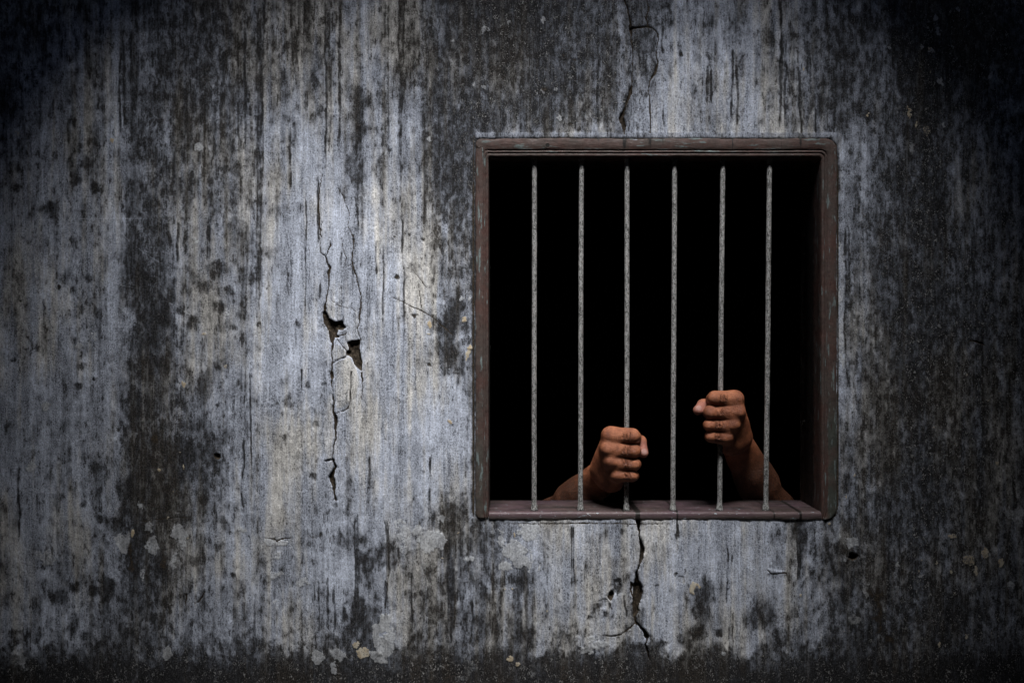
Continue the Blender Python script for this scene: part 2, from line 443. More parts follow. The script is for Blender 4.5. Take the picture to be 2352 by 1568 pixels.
# --- long wash streaks: u, v0, v1, half width, strength
for a in [(594,0,880,5,.55),(603,0,540,2,.5),(674,0,175,6,.55),(672,280,350,3,.45),(668,290,520,2.5,.35),(702,0,85,7,.6),(754,0,410,6,.42),(748,0,420,1.5,.55),
          (779,0,400,2.5,.5),(889,0,360,5,.42),(921,0,150,7,.8),(921,140,290,4,.6),(922,280,480,2,.4),(974,305,530,1.8,1.1),(732,400,560,1.6,.9),
          (704,440,600,1.3,.8),(702,520,760,1.5,.7),(822,430,545,1.3,.8),(811,530,690,1.6,.7),(847,540,800,4,.40),(862,548,650,1.8,.6),(879,555,780,1.8,.6),
          (926,500,830,1.8,.6),(734,640,695,2,.7),(807,850,926,1.6,1.2),(691,845,905,2,.6),(785,575,700,1.4,.6),(428,190,312,2,1.1),(471,232,385,1.8,1.3),
          (510,115,310,3,.6),(563,60,360,2,.8),(548,70,380,2,.6),(275,120,320,1.6,.8),(293,90,330,11,.35),(402,330,425,2,.7),(408,510,612,3,.8),(477,515,605,4,.7),
          (560,500,1060,6,.25),(330,600,800,22,.22),(312,760,1045,13,.28),(306,1150,1500,12,.22),(1373,45,310,1.5,1.2),(1317,130,310,5,.6),(1320,130,310,1.2,.9),
          (1238,40,145,3,.7),(1523,60,128,1.6,.9),(1526,230,300,1.3,.7),(1624,150,250,1.5,.6),(1635,160,240,1.2,.9),(1682,110,300,2,.8),(1692,150,300,2.2,.6),
          (1793,0,305,2.4,.9),(1804,90,300,2,.5),(1838,160,325,1.7,1.2),(1876,250,316,1.5,1.0),(1918,150,318,1.7,1.1),(2051,0,170,3.2,1.2),(2051,160,300,1.5,.5),
          (2256,690,1060,1.6,.9),(2321,850,1060,1.4,.9),(2234,540,700,1.6,.8),(2283,520,590,1.4,.8),(1952,520,680,1.6,.8),(1944,520,900,2,.4),
          (2041,1150,1315,5,.55),(2036,1140,1240,1.4,1.),(2044,1150,1240,1.4,1.),(1836,1175,1340,4,.75),(1836,1270,1335,3,.9),(2243,1090,1230,1.6,.9),(2255,1050,1240,5,.5),
          (2204,1180,1190,2,.4),(2330,1090,1150,2,.7),(1313,1205,1352,3.5,.95),(1555,1190,1234,1.8,1.3),(1678,1405,1520,5,.7),(1672,1240,1400,1.2,.7),(1681,1230,1400,1.3,.5),
          (1435,1365,1420,1.8,.7),(888,1190,1400,3.5,.6),(892,1230,1330,1.6,.9),(886,1330,1400,1.6,1.1),(767,1350,1460,2.4,.7),(752,1320,1460,2,.5),(820,1180,1480,5,.4),(812,1390,1470,5,.8),
          (847,1045,1180,3,.5),(731,1330,1470,1.5,.5),(985,1045,1180,2.5,.7),(986,1165,1195,3.5,.9),(1035,1170,1520,9,.5),(1037,1350,1480,2.5,.7),(1084,1380,1480,1.3,.9),(945,1310,1460,1.4,.6),
          (1133,1290,1400,1.2,.8),(585,1360,1480,2,.6),(577,850,1130,1.6,.6),(558,1000,1200,1.8,.5),(44,1090,1240,2,.6),(90,1130,1200,9,.4),(660,600,690,1.5,.5),(1090,340,1170,3,.3)]:
    streak(*a)
# --- round fungus spots
for a in [(492,620,15,.5),(497,640,12,.4),(468,660,14,.6),(505,705,11,.6),(445,741,12,.5),(427,668,11,.35),(527,668,8,.5),(393,686,10,.5),(377,721,16,.4),(413,715,8,.5),(550,725,8,.45),
          (537,752,6,.5),(500,755,8,.35),(450,640,14,.3),(118,477,15,.7),(173,413,12,.55),(197,373,12,.5),(213,433,9,.45),(93,480,6,.5),(40,430,8,.4),(217,1073,10,.7),(193,1157,7,.7),
          (230,1193,8,.65),(257,1203,11,.6),(517,1208,9,.6,16,-30),(498,1258,8,.6),(447,1288,10,.45),(537,1321,5,.8),(243,1345,14,.65),(213,1357,10,.55),(170,1350,11,.5),(130,1370,14,.5),
          (377,1378,9,.5),(167,1435,11,.7,20),(192,1460,9,.7),(235,1360,16,.3),(100,1302,8,.4),(684,745,8,.5),(951,613,12,.4),(707,883,7,.5),(651,883,12,.4),(667,920,16,.35),(631,880,6,.4),
          (724,975,7,.5),(684,1050,10,.3),(720,1092,7,.5),(739,255,8,.5,12),(657,1005,9,.3),(1028,780,20,.75,44),(1042,800,14,.25,60),(995,565,10,.2),(1050,1175,16,.5),(690,480,9,.2),
          (180,715,11,.35),(150,640,14,.35),(205,640,9,.4),(165,668,9,.35),(185,842,8,.4),(180,886,7,.6),(255,820,8,.35),(135,660,2.5,1.2),(48,691,2,1.2),(59,803,2.5,1.),(30,826,4,.6),
          (273,987,2.6,1.2),(500,929,3.5,.8),(212,870,3,.8),(1833,1215,16,.7,24),(1545,1075,0.1,0),(1355,1245,16,.28),(1342,1300,14,.25),(1508,1343,4,.8),(1610,1375,14,.45,26),(1622,1400,12,.4,30),
          (1560,1225,8,.3),(1430,1220,5,.5),(1552,1318,5,.7),(1540,1350,6,.4),(2176,1412,30,.5,44),(1980,1440,20,.4),(1745,1415,22,.5),(1650,1455,8,.8),(1600,1450,16,.5),(1570,1465,14,.4),
          (1370,1395,10,.4),(1390,1410,6,.7),(1355,1418,5,.6),(1200,1330,14,.6,20),(1175,1330,8,.7),(1470,1415,14,.4,20),(1238,215,8,.5),(1294,131,3.5,1.2),(1318,137,4.5,1.),(1310,289,3.5,1.2),
          (1330,296,2.5,1.),(1562,125,4.5,.9),(1250,205,7,.9),(974,1080,4,.5),(940,540,3,.8),(912,636,3.8,1.6),(952,724,4.5,1.1),(972,548,3,1.1),(906,545,2.5,.9),(985,836,3.5,1.1),(1014,842,2,1.1),
          (965,835,7,.5,12),(1096,500,5,.4),(897,345,4,.6),(1985,262,9,.6),(1998,268,7,.7),(2080,220,6,.3),(830,255,18,.35,30),(829,292,10,.4),(850,230,20,.3,16),(815,420,26,.22,50),(850,360,30,.2,40),
          (600,620,14,.3,40),(590,610,8,.4),(790,1240,18,.3),(900,1270,12,.4,22),(745,880,5,.4),(792,875,6,.4),(780,905,8,.3)]:
    spot(*a)
# black runs and flaked hollows
for a in [(318,660,30,.14,120),(315,900,26,.12,170),(330,1120,42,.14,110),(1060,560,36,.22,210),(1010,330,60,.2,160),(1040,1180,22,.3,60),(1150,1390,70,.18,60),(2120,620,60,.2,160),
          (2110,1000,60,.18,160),(440,180,60,.18,140),(1250,230,60,.2,60),(1880,180,60,.2,100),(1390,200,26,.2,70),(1480,150,16,.2,40)]:
    spot(*a)
for a in [(307,1290,10,.95,34,6),(377,1298,10,.9,22),(370,1322,12,.5,16),(2016,1375,5,1.4,44,-6),(2011,1412,8,1.3,50),(1998,1362,6,1.2,14,-35),(2040,1300,7,.7,16),(355,1005,11,.9,14),
          (420,1030,34,.5,12),(395,1010,9,.5),(440,1050,26,.45,20),(400,1085,16,.35,30),(470,1130,14,.45,30),(500,870,12,.4,26),(475,890,16,.3,30),(820,1400,14,.5,44),(845,1430,18,.45,30),
          (860,1250,14,.5,50),(1022,1250,10,.5,60),(1225,60,60,.35,60),(1130,45,70,.4,50),(2140,90,50,.5,110),(2140,330,22,.4,110),(2225,60,60,.3,60),(330,690,20,.35,60),(325,1140,26,.3,70)]:
    spot(*a)
# --- pale limewash and repair patches
for a in [(987,1228,32,27),(1008,1240,16,18),(962,1218,14,10),(920,1222,22,38,0,.62),(1015,1190,8,10),(1182,1262,28,26),(1195,1290,20,16),(1160,1300,16,12),(1215,1212,26,16),(1218,1280,8,34,0,.6),(1150,1245,10,14),
          (881,1460,17,46,-14),(895,1478,15,24),(870,1505,22,14),(731,1510,14,16),(774,1505,20,16,0,.8),(766,1535,8,16),(693,1338,13,10,-25),(632,1318,20,5,-8),(616,1245,11,9),(645,1245,14,10),(638,1276,8,10),
          (631,1382,5,6),(850,1368,2,5),(1077,1281,13,7),(287,1245,20,26,0,.8),(342,1212,12,11,0,.8),(350,1255,14,22,0,.8),(408,1225,22,18,0,.85),(420,1250,12,16,0,.8),(402,1290,9,24,0,.7),(320,1160,8,8,0,.8),(330,1320,4,20,0,.7),
          (556,1217,7,8),(385,1500,12,15),(72,1072,13,13,0,.8),(105,1275,26,20,0,.6),(150,1340,8,10,0,.5),(104,933,12,10,0,.8),(45,1510,14,20,0,.7),(55,1530,20,8,0,.5),(216,776,8,9,0,.9),(183,794,10,9,0,.7),
          (457,339,8,11,0,.95),(438,330,14,6,0,.4),(449,555,5,14,0,.95),(525,720,8,6),(1168,50,4,8),(1112,68,8,10),(1090,195,4,12),(1110,200,5,8),(1040,98,6,4),(1247,48,5,8),(1246,208,4,4),(1235,214,4,7),(1250,212,4,6),
          (1276,206,6,5),(1286,270,7,6),(985,318,5,7),(1062,686,6,6),(1078,684,4,5),(1055,345,20,14,0,.35),(1956,1247,16,13,0,.9),(1982,1276,6,7,0,.7),(1942,1282,4,9,0,.7),(1990,1357,8,18,0,.75),(2063,1294,5,8),
          (2330,1178,24,18,0,.7),(2340,1200,12,12,0,.6),(2322,1340,5,11,0,.8),(1930,1230,4,5),(1960,1423,14,20,0,.6),(1890,1458,4,9,0,.7),(2116,1322,4,6),(2340,870,5,12,0,.8),(2290,840,10,6,0,.6),(2316,840,8,12,0,.5),
          (2155,70,6,14),(2150,42,5,6),(2043,108,7,6),(2190,108,5,6),(2160,185,5,12),(2118,110,6,7),(2140,118,6,5),(2167,288,5,10),(2058,225,12,34,0,.45),(2095,340,8,18,0,.7),(2135,385,6,8,0,.6),(2275,175,7,9,0,.7),
          (2200,20,6,8,0,.7),(1370,1482,14,10),(1345,1492,16,8),(1362,1465,9,8),(1390,1475,8,6),(1322,1465,5,5),(1478,1453,2,7),(1240,1302,2.5,14),(1505,1540,8,4,0,.6),(1663,1499,5,6),(990,1440,8,10,0,.5),
          (1232,1540,20,14,0,.45),(1080,1535,18,22,0,.5),(1060,1560,20,10,0,.5),(1560,1500,26,12,0,.35),(1150,1225,5,14,0,.7),(2215,810,6,6,0,.7),(2155,750,6,5,0,.7),(1925,560,6,40,0,.6),(1930,660,8,40,0,.65),
          (1930,780,7,34,0,.6),(1934,830,8,22,0,.7),(1930,450,6,60,0,.5),(1150,1195,9,4,0,.5),(1270,1190,40,8,0,.4)]:
    pale(*a)
for a in [(988,745,4.5,12,8),(1066,733,4,5),(1075,812,5,14,14),(1080,798,3,6),(1033,968,3.5,6,-20),(983,768,5,3),(1052,1221,4,4.5),(1015,1282,4,2.2),(1040,1275,1.5,2),(834,1498,20,18),(818,1480,10,10),
          (870,1500,8,10,0,.5),(2263,1268,9,18),(2225,1288,20,16,0,.8),(2240,1310,7,16),(2300,1290,9,14),(2185,1230,12,8,0,.9),(2116,1285,4,3),(2152,1292,4,7),(2111,1310,2.5,6),(2183,1315,5,7),(2190,1362,3.5,7),
          (2290,1063,5,8),(2020,1320,3,4),(1838,1366,5,6),(1905,1202,4.5,2.5),(2158,1480,5,7),(2220,1460,5,6),(1938,1450,3,4),(1823,1490,3.5,5),(1808,1500,3,3),(1754,1506,3,3),(1946,1142,3,6),
          (1999,1190,0.1),(1963,1090,2,4),(2090,262,7,14),(2083,248,3,5),(2104,285,5,11),(2128,300,12,18,0,.7),(2138,165,3.5,4),(2136,112,4,6),(1992,264,3,4),(1845,158,3.5,5),(1590,1350,9,19,0,.9),(1605,1345,4,8),
          (1600,1340,3,5),(1180,1228,3,7),(1171,1512,10,9),(1190,1525,8,7),(1158,1352,3,3),(1176,1352,3,4),(1255,1402,4,6,0,.6),(305,1222,7,12,0,.9),(413,1005+33,2.5,3),(420,1397-330,0.1),(422,882,4,8,0,.95),
          (257,322,4.5,5,0,.95),(468,765,5,4,0,.7),(518,843,3.5,6,0,.7),(431,1233,3.5,6),(40,305,6,8,0,.5),(366,1078,4,4),(420,1070,2,5),(398,1130,2,3),(385,1187,5,6,0,.8),(270,1495,6,6,0,.5),(92,700,0.1),(2012,1500,2,2),
          (2110,1300,0.1),(2248,742,3,4,0,.9),(2220,860,3,4,0,.9),(2300,905,8,7,0,.6),(2271,920,5,6,0,.8),(2195,1017,3,4,0,.9),(2145,982,2.5,6,0,.9),(2095,560,2,2)]:
    chip(*a)
T5 = lambda pts: [(574.4 + a / 3, 522.7 + b / 3) for a, b in pts]
T5w = lambda pts: [(574.4 + a / 3, 522.7 + b / 3, w_) for a, b, w_ in pts]
# smooth cleaner plaster slabs beside the main crack
for pts in ([(540,400),(560,360),(600,340),(640,400),(635,560),(632,630),(600,645),(565,630),(530,590),(522,500)],
            [(580,790),(640,820),(665,860),(640,900),(570,925),(560,880)], [(585,925),(690,890),(730,960),(760,1040),(740,1150),(640,1240),(590,1250),(575,1100)]):
    w_, s = poly_area(T5(pts)); S[w_] -= sst(s, 0, 5) * .16; WARM[w_] += sst(s, 0, 3) * .25; HGT[w_] += sst(s, -1, 1.5) * .0004; up(WHITE, w_, sst(s, 0, 3) * .10)
# the large crack with its two broken-out holes
w_, s = poly_area(T5([(512,560),(530,590),(545,625),(575,645),(600,648),(640,640),(645,665),(662,690),(640,705),(610,705),(600,735),(618,755),(585,760),(572,800),(555,790),(540,710),(505,650),(498,590)])); hole(w_, s, .006)
w_, s = poly_area(T5([(668,785),(762,770),(755,830),(765,880),(775,925),(770,990),(745,970),(715,940),(700,895),(680,880),(658,880),(665,850),(680,840)])); hole(w_, s, .006)
w_, s = poly_area(T5([(562,968),(572,990),(579,1030),(570,1048),(556,1040),(551,1000)])); hole(w_, s, .005)
crack(T5w([(495,-40,.3),(480,60,.4),(485,170,.6),(520,200,1.1),(535,250,1.4),(548,280,3.2),(541,310,2.6),(540,345,1.4),(542,400,.8),(530,450,.9),(522,510,1.6),(514,560,3.5)]))
crack(T5w([(550,95,.5),(556,118,1.8),(545,140,1.2),(525,195,.6)]))
crack(T5w([(572,800,2.2),(562,870,1.4),(566,930,1.0),(562,975,1.6)]))
crack(T5w([(562,1050,1.2),(562,1090,.8),(572,1150,.8),(575,1205,1.6),(572,1270,2.8),(588,1310,4.2),(590,1370,3.0),(588,1400,1.6),(592,1450,1.2),(572,1520,.8),(568,1590,.8),(578,1600,1.0),(588,1650,2)], ), .005)
T6w = lambda pts: [(574.4 + a / 3, 1045.4 + b / 3, w_) for a, b, w_ in pts]
crack(T6w([(515,40,.6),(570,30,1.2),(590,80,2.6),(572,115,3.2),(560,150,6.0),(568,180,5.6),(580,225,3.5),(580,270,1.8),(590,310,2.2)]), .006)
w_, s = ell(574 + 590 / 3, 1045 + 345 / 3, 6, 8); S[w_] += sst(s, -2, 3) * .6
crack(T5w([(572,930,.6),(620,905,1.0),(660,885,1.4)]), .002)
crack(T5w([(595,1275,.6),(640,1262,.9),(680,1240,1.4),(684,1200,.5)]), .002)
crack(T5w([(600,760,.5),(640,820,.6),(665,845,.6)]), .0015)
crack(T5w([(610,745,.6),(650,740,.8),(665,715,.5)]), .0015)
crack(T5w([(715,80,1.2),(712,150,.6),(700,220,.8),(712,285,1.6),(735,335,1.2),(745,400,1.3),(765,470,.9),(765,540,1.1),(755,605,1.8),(752,660,1.2),(740,700,.8),(765,770,.8)]), .003)
crack(T5w([(630,70,.4),(640,150,.4),(665,210,.5),(640,280,.4),(720,240,.4)]), .001)
crack(T5w([(560,500,.3),(610,540,.4),(700,555,.4),(760,600,.5)]), .001)
crack(T5w([(770,1000,2),(778,1100,.7),(765,1180,.5)]), .001)
crack([(776,430,.5),(790,455,.7),(802,490,.6),(800,520,.6),(811,545,.8)], .0015)
crack([(740,400,.5),(735,430,.9),(731,470,1.5),(734,520,1.0),(738,545,.6)], .002)
crack([(903,683,.5),(938,700,.7),(968,713,1.0),(992,727,.9),(1015,748,.9),(1040,769,.9)], .001)
crack([(962,650,.5),(966,690,.5),(968,713,.6)], .001); crack([(955,628,.4),(980,660,.4)], .001)
# pits in the big dark hole edges get rubble
# crack above the window
crack([(1430,-10,1.2),(1440,14,1.6),(1446,38,1.3),(1449,64,3.0),(1450,90,.9),(1454,118,1.0),(1453,160,.7),(1452,192,1.4),(1449,212,3.6),(1443,228,2.6),(1436,245,1.2),(1431,258,2.8),(1428,272,6.5),(1434,290,4.0),(1434,308,1.2)], .005)
crack([(1449,65,3.2),(1465,64,1.5),(1488,62,1.2),(1500,65,.9),(1511,76,1.0),(1513,90,.9),(1508,112,.5),(1508,130,.7),(1512,144,1.6),(1506,164,2.6),(1492,186,1.2),(1489,205,.6),(1492,230,1.0),(1492,255,1.4),(1495,278,.9),(1493,305,1.8)], .003)
crack([(1484,-8,.7),(1491,18,.7),(1484,40,1.6),(1488,60,1.0)], .002)
w_, s = poly_area([(1451,68),(1500,68),(1511,84),(1506,120),(1480,126),(1455,120)]); S[w_] += sst(s, 0, 3) * .18
for u, v in ((1492,222),(1494,262)):
    w_, s = ell(u, v, 2.5, 12); up(YEL, w_, sst(s, -1, 1) * .45)
# crack below the window
crack([(1465,1176,3.0),(1466,1192,5.2),(1467,1205,4.2),(1468,1222,1.4),(1470,1238,1.6),(1474,1252,3.6),(1476,1264,4.8),(1474,1282,4.0),(1469,1296,1.6),(1465,1308,1.2),(1464,1318,2.4),(1462,1332,4.2),(1466,1345,8.5),(1467,1360,10),(1464,1375,8),(1460,1390,7.5),(1461,1402,6.5),(1459,1415,3.5),(1461,1428,2.2),(1470,1438,1.5),(1480,1448,4.2),(1486,1460,5.2),(1487,1468,2.0),(1483,1480,1.4),(1489,1500,1.8),(1493,1515,.8)], .009)
w_, s = poly_area([(1448,1334),(1455,1340),(1462,1338),(1470,1345),(1460,1370),(1458,1395),(1452,1370),(1446,1355)]); up(DARK, w_, sst(s, -1, 1.5)); HGT[w_] -= sst(s, -1, 4) * .004
w_, s = ell(1453, 1353, 4, 11); DARK[w_] *= 1 - .8 * sst(s, -1, 2)
crack([(1459,1430,1.2),(1448,1440,1.2),(1440,1446,1.0),(1430,1452,.8),(1424,1457,1.2),(1405,1460,.8),(1384,1459,.4)], .002)
w_, s = ell(1418, 1345, 11, 22); HGT[w_] -= sst(s, -1, 5) * .003; S[w_] += sst(s, -1, 3) * .30
w_, s = ell(1405, 1352, 9, 20); HGT[w_] -= sst(s, -1, 5) * .002; S[w_] += sst(s, -1, 3) * .25
w_, s = ell(1384, 1385, 16, 12, -25); HGT[w_] -= sst(s, -1, 3) * .0012; S[w_] += sst(s, -1, 3) * .22
w_, s = ell(1403, 1366, 7.5, 11); hole(w_, s, .008)
w_, s = ell(1400, 1388, 5, 9); S[w_] += sst(s, -1, 3) * .6
w_, s = ell(1565, 1331, 8, 12, -20); HGT[w_] -= sst(s, -1, 2) * .001; S[w_] += sst(s, -1, 2) * .18; WARM[w_] += .3 * sst(s, -1, 2)
w_, s = ell(1576, 1366, 4, 18); S[w_] += sst(s, -1, 2) * .2
crack([(1150,1202,.2),(1290,1202,.9),(1340,1201,1.3),(1400,1202,.4),(1415,1202,1.1),(1470,1203,.3),(1500,1202,.8),(1540,1203,.2)], .0008)
# nail / bolt holes
w_, s = ell(1960, 1278, 11, 9); hole(w_, s, .012)
w_, s = ell(500, 1048, 8, 6); hole(w_, s, .004)
crack(T6w([(100,570,.4),(170,578,.8),(185,590,1.4),(200,582,1.2),(240,568,.9),(275,572,.4)]), .0015)
crack(T6w([(400,545,.3),(430,570,.5),(470,560,.5),(485,540,.3)]), .001); crack(T6w([(545,600,.6),(552,580,1.2),(555,560,.4)]), .001)
crack([(425,1395,.5),(428,1365,1.6),(426,1385,1.4)], .002); crack([(445,1384,.8),(455,1382,.8),(462,1372,2.0),(470,1358,.8)], .002)
crack([(318,1198,.4),(380,1190,.8),(430,1187,.4)], .001)
crack([(1763,1310,1.0),(1772,1318,1.2),(1790,1317,1.0),(1806,1315,1.3),(1808,1322,.4)], .0015)
w_, s = poly_area([(1765,1304),(1775,1308),(1806,1314),(1806,1318),(1765,1318)]); HGT[w_] += sst(s, -1, 1) * .0012; S[w_] -= .2 * sst(s, -1, 1)
crack([(2225,785,.5),(2235,783,1.4),(2250,786,2.0),(2262,792,1.6)], .002)
for pts in ([(167,503),(275,502),(345,503)], [(273,528),(300,557),(330,580),(370,605)], [(235,642),(290,658),(315,662)], [(380,692),(405,703),(435,722)]):
    w_, s = poly_line([(a, b, .2) for a, b in pts], .2); S[w_] -= sst(s, -1.6, .3) * .35; up(WHITE, w_, sst(s, -1.2, .4) * .55)
# plaster band round the frame
w_ = win(1088, 304, 1930, 319, 6)
band = sst(VV[w_], 303.5, 305.5) * (1 - sst(VV[w_] + WV[w_] * .25, 315.5, 317.5)) * sst(UU[w_], 1090, 1094) * (1 - sst(UU[w_], 1922, 1928))
S[w_] = S[w_] * (1 - band * .8) + (.34 + .25 * vn(60, 30, 12)[w_]) * band * .8; HGT[w_] += band * .0004; WARM[w_] -= .2 * band
SPECK[w_] *= 1 - band
for pts in ([(1088,312,.5),(1088.5,700,.9),(1088,1186,.8)], [(1086,420,.3),(1085.5,700,.8),(1086,1180,.6)], [(1096,320,.8),(1300,318.5,.9),(1700,319,1.2),(1905,320,1.4)],
            [(1905,320,1.5),(1920,332,2.0),(1925,400,1.8),(1926,800,1.3),(1924,1160,2.0),(1918,1184,2.2),(1900,1194,1.0)]):
    crack(pts, .002, .15)
w_ = win(1924, 320, 1948, 900, 10)
S[w_] -= .22 * sst(UU[w_], 1924, 1928) * (1 - sst(UU[w_] + WU[w_], 1940, 1952)) * sst(VV[w_], 320, 340) * (1 - sst(VV[w_], 850, 1000))
# overall relief
HGT += (fbm(420, 420, 81, 3) - .5) * .004 + (fbm(60, 90, 83, 4, .6) - .5) * .0022 + (fbm(8, 16, 87, 3, .7) - .5) * .0011
HGT -= sst(S, .4, .9) * .0004

S = np.where(S > .66, .66 + .42 * np.tanh(np.clip(S - .66, 0, None) / .6), S)
S += .55 * sst(VV + WV2 * .55, 1485, 1560)
# ------------------------------------------------------------------ the wall mesh
H0, H1, K0, K1 = 1098, 1916, 326, 1186
X = (UU - CU) * PX; Z = ZC + (CV - VV) * PX
front = np.stack([X, -HGT, Z], -1).reshape(-1, 3)
idx = np.arange(NU * NV).reshape(NV, NU)
cu = (AU[:-1] + AU[1:]) / 2; cv = (AV[:-1] + AV[1:]) / 2
keep = ~((cv[:, None] > K0) & (cv[:, None] < K1) & (cu[None] > H0) & (cu[None] < H1))
q = np.stack([idx[:-1, :-1], idx[1:, :-1], idx[1:, 1:], idx[:-1, 1:]], -1)[keep]
TH = .0956
nF = len(front)
# back face with opening, and reveals: four boxes' worth of quads (frame-shaped)
fx0, fx1 = float(X[0, 0]), float(X[0, -1]); fz1, fz0 = float(Z[0, 0]), float(Z[-1, 0])
hx0, hx1 = (H0 - CU) * PX, (H1 - CU) * PX; hz1, hz0 = ZC + (CV - K0) * PX, ZC + (CV - K1) * PX
bk = [(fx0,TH,fz0),(hx0,TH,fz0),(hx1,TH,fz0),(fx1,TH,fz0),(fx0,TH,hz0),(hx0,TH,hz0),(hx1,TH,hz0),(fx1,TH,hz0),
      (fx0,TH,hz1),(hx0,TH,hz1),(hx1,TH,hz1),(fx1,TH,hz1),(fx0,TH,fz1),(hx0,TH,fz1),(hx1,TH,fz1),(fx1,TH,fz1)]
bq = []
for r in range(3):
    for c in range(3):
        if r == 1 and c == 1: continue
        a = r * 4 + c; bq.append((a, a + 1, a + 5, a + 4))
fr = [(hx0,.004,hz0),(hx1,.004,hz0),(hx1,.004,hz1),(hx0,.004,hz1)]      # reveal rim behind the frame
rb = [5, 6, 10, 9]
for k in range(4):
    bq.append((16 + k, 16 + (k + 1) % 4, rb[(k + 1) % 4], rb[k]))
oc = [(fx0,0,fz0),(fx1,0,fz0),(fx1,0,fz1),(fx0,0,fz1)]; ob = [0, 3, 15, 12]
for k in range(4):
    bq.append((20 + k, ob[k], ob[(k + 1) % 4], 20 + (k + 1) % 4))
extra = np.array(bk + fr + oc); q2 = np.array(bq) + nF
V_all = np.concatenate([front, extra]); Q_all = np.concatenate([q, q2])
pad = lambda F: np.concatenate([F.ravel(), np.full(len(extra), .3)])
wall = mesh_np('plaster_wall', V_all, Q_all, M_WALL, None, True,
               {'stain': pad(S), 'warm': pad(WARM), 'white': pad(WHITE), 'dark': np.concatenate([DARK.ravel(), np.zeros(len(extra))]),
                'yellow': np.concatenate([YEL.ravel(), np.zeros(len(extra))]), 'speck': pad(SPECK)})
tag(wall, 'cracked grey plaster wall streaked with black mould around the barred window', 'wall', kind='thing')

# ------------------------------------------------------------------ ground, added light-shaping roof and walls, cell
GX = 3.1
tag(boxes('ground', [(-GX, GX, -5.0, -.012, -.3, 0)], mat_plain('damp_earth_concrete', (.12, .115, .11), (.18, .175, .165), 5)), kind='structure')
RZ = ZC + 1.4
AC = Vector(P(1130, 940)) + SDIR * ((RZ - P(1130, 940).z) / SDIR.z)      # middle of the added roof's opening, aimed at the light pool
AW, AL = .68, .21                                                         # half sizes of the opening in the added roof
NA = 64; rv, rf = [], []
for zt in (RZ, RZ + .02):
    for ring in (0, 1):
        for k in range(NA):
            t = 2 * math.pi * (k + .5) / NA; cx_, sx_ = math.cos(t), math.sin(t)
            if ring == 0: rv.append((AC.x + AW * cx_, min(AC.y + AL * sx_, -.02), zt))
            else:
                m_ = max(abs(cx_), abs(sx_)); X_, Y_ = cx_ / m_, sx_ / m_
                rv.append((X_ * GX, (-.015 if Y_ >= .999 else -5 if Y_ <= -.999 else (-2.5 + 2.485 * Y_)), zt))
for k in range(NA):
    k2 = (k + 1) % NA; A_, B_, C_, D_ = k, NA + k, 2 * NA + k, 3 * NA + k; A2_, B2_, C2_, D2_ = k2, NA + k2, 2 * NA + k2, 3 * NA + k2
    rf += [(A_, A2_, B2_, B_), (C_, D_, D2_, C2_), (A_, C_, C2_, A2_), (B_, B2_, D2_, D_)]
tag(mesh_np('added_shade_roof', rv, rf, M_BOUNCE_ROOF, None, False), kind='structure')  # added roof, out of view; its opening shapes the pool of light
tag(boxes('added_shade_walls', [(-GX - .1, -GX, -5.1, -.01, -.3, RZ + .08), (GX, GX + .1, -5.1, -.01, -.3, RZ + .08), (-GX, GX, -5.1, -5.0, -.3, RZ + .08)], M_BOUNCE_WALL), kind='structure')  # added walls, out of view; keep sky light off and bounce the sun
FL = ZC - 2.10
cx0, cx1, cy1, cz1 = -1.1, 1.7, 3.2, ZC + .75
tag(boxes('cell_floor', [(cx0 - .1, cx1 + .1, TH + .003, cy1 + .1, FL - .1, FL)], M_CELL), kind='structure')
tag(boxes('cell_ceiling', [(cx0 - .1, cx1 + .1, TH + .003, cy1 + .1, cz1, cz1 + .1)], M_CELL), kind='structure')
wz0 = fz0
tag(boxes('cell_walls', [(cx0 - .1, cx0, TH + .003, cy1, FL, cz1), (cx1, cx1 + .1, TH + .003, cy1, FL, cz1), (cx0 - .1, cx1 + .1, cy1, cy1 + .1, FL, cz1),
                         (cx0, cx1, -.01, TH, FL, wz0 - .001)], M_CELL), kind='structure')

# ------------------------------------------------------------------ the barred window
WIN = empty('barred_window', P(1504, 1176), 'square barred window opening with chipped brown frame and purple sill, set in the plaster wall', 'window')
WIN['kind'] = 'thing'
rnd = random.Random(4)
def wob(t, seed, a=1.0):
    return a * (math.sin(t * .021 + seed) * .6 + .25 * math.sin(t * .31 + seed * 3) + .2 * math.sin(t * .53 + seed * 5) + math.sin(t * .057 + seed * 2.3) * .4 + math.sin(t * .13 + seed * 1.7) * .35)
st_ = []          # stations: outer (u,v), inner (u,v), horizontal?
for v in np.arange(1190, 336, -4.0):
    ou = 1092 + wob(v, 1, .9) + max(0, v - 1180) * .6
    st_.append(((ou, v), (1122.5, min(v, 1190)), 0.0))
for k in range(9):
    a = RAD(180 + 90 * k / 8); r, ri = 14, 6
    st_.append(((1092 + r + r * math.cos(a), 318 + r + r * math.sin(a)), (1122.5 + ri + ri * math.cos(a), 361 + ri + ri * math.sin(a)), k / 8))
for u in np.arange(1134, 1894, 4.0):
    st_.append(((u, 318 + wob(u, 3, 1.1)), (min(max(u, 1129), 1878), 361.5), 1.0))
for k in range(13):
    a = RAD(270 + 90 * k / 12); r, ri = 26, 8
    st_.append(((1922 - r + r * math.cos(a), 318 + r + r * math.sin(a)), (1886 - ri + ri * math.cos(a), 361.5 + ri + ri * math.sin(a)), 1 - k / 12))
for v in list(np.arange(348, 1170, 4.0)) + list(np.arange(1170, 1193, 2.0)):
    b = max(0, v - 1168)
    ou = 1922 + wob(v, 5, 1.3) - (24 - math.sqrt(max(24**2 - b * b, 0)))
    st_.append(((ou, v), (1886, max(v, 369.5)), 0.0))
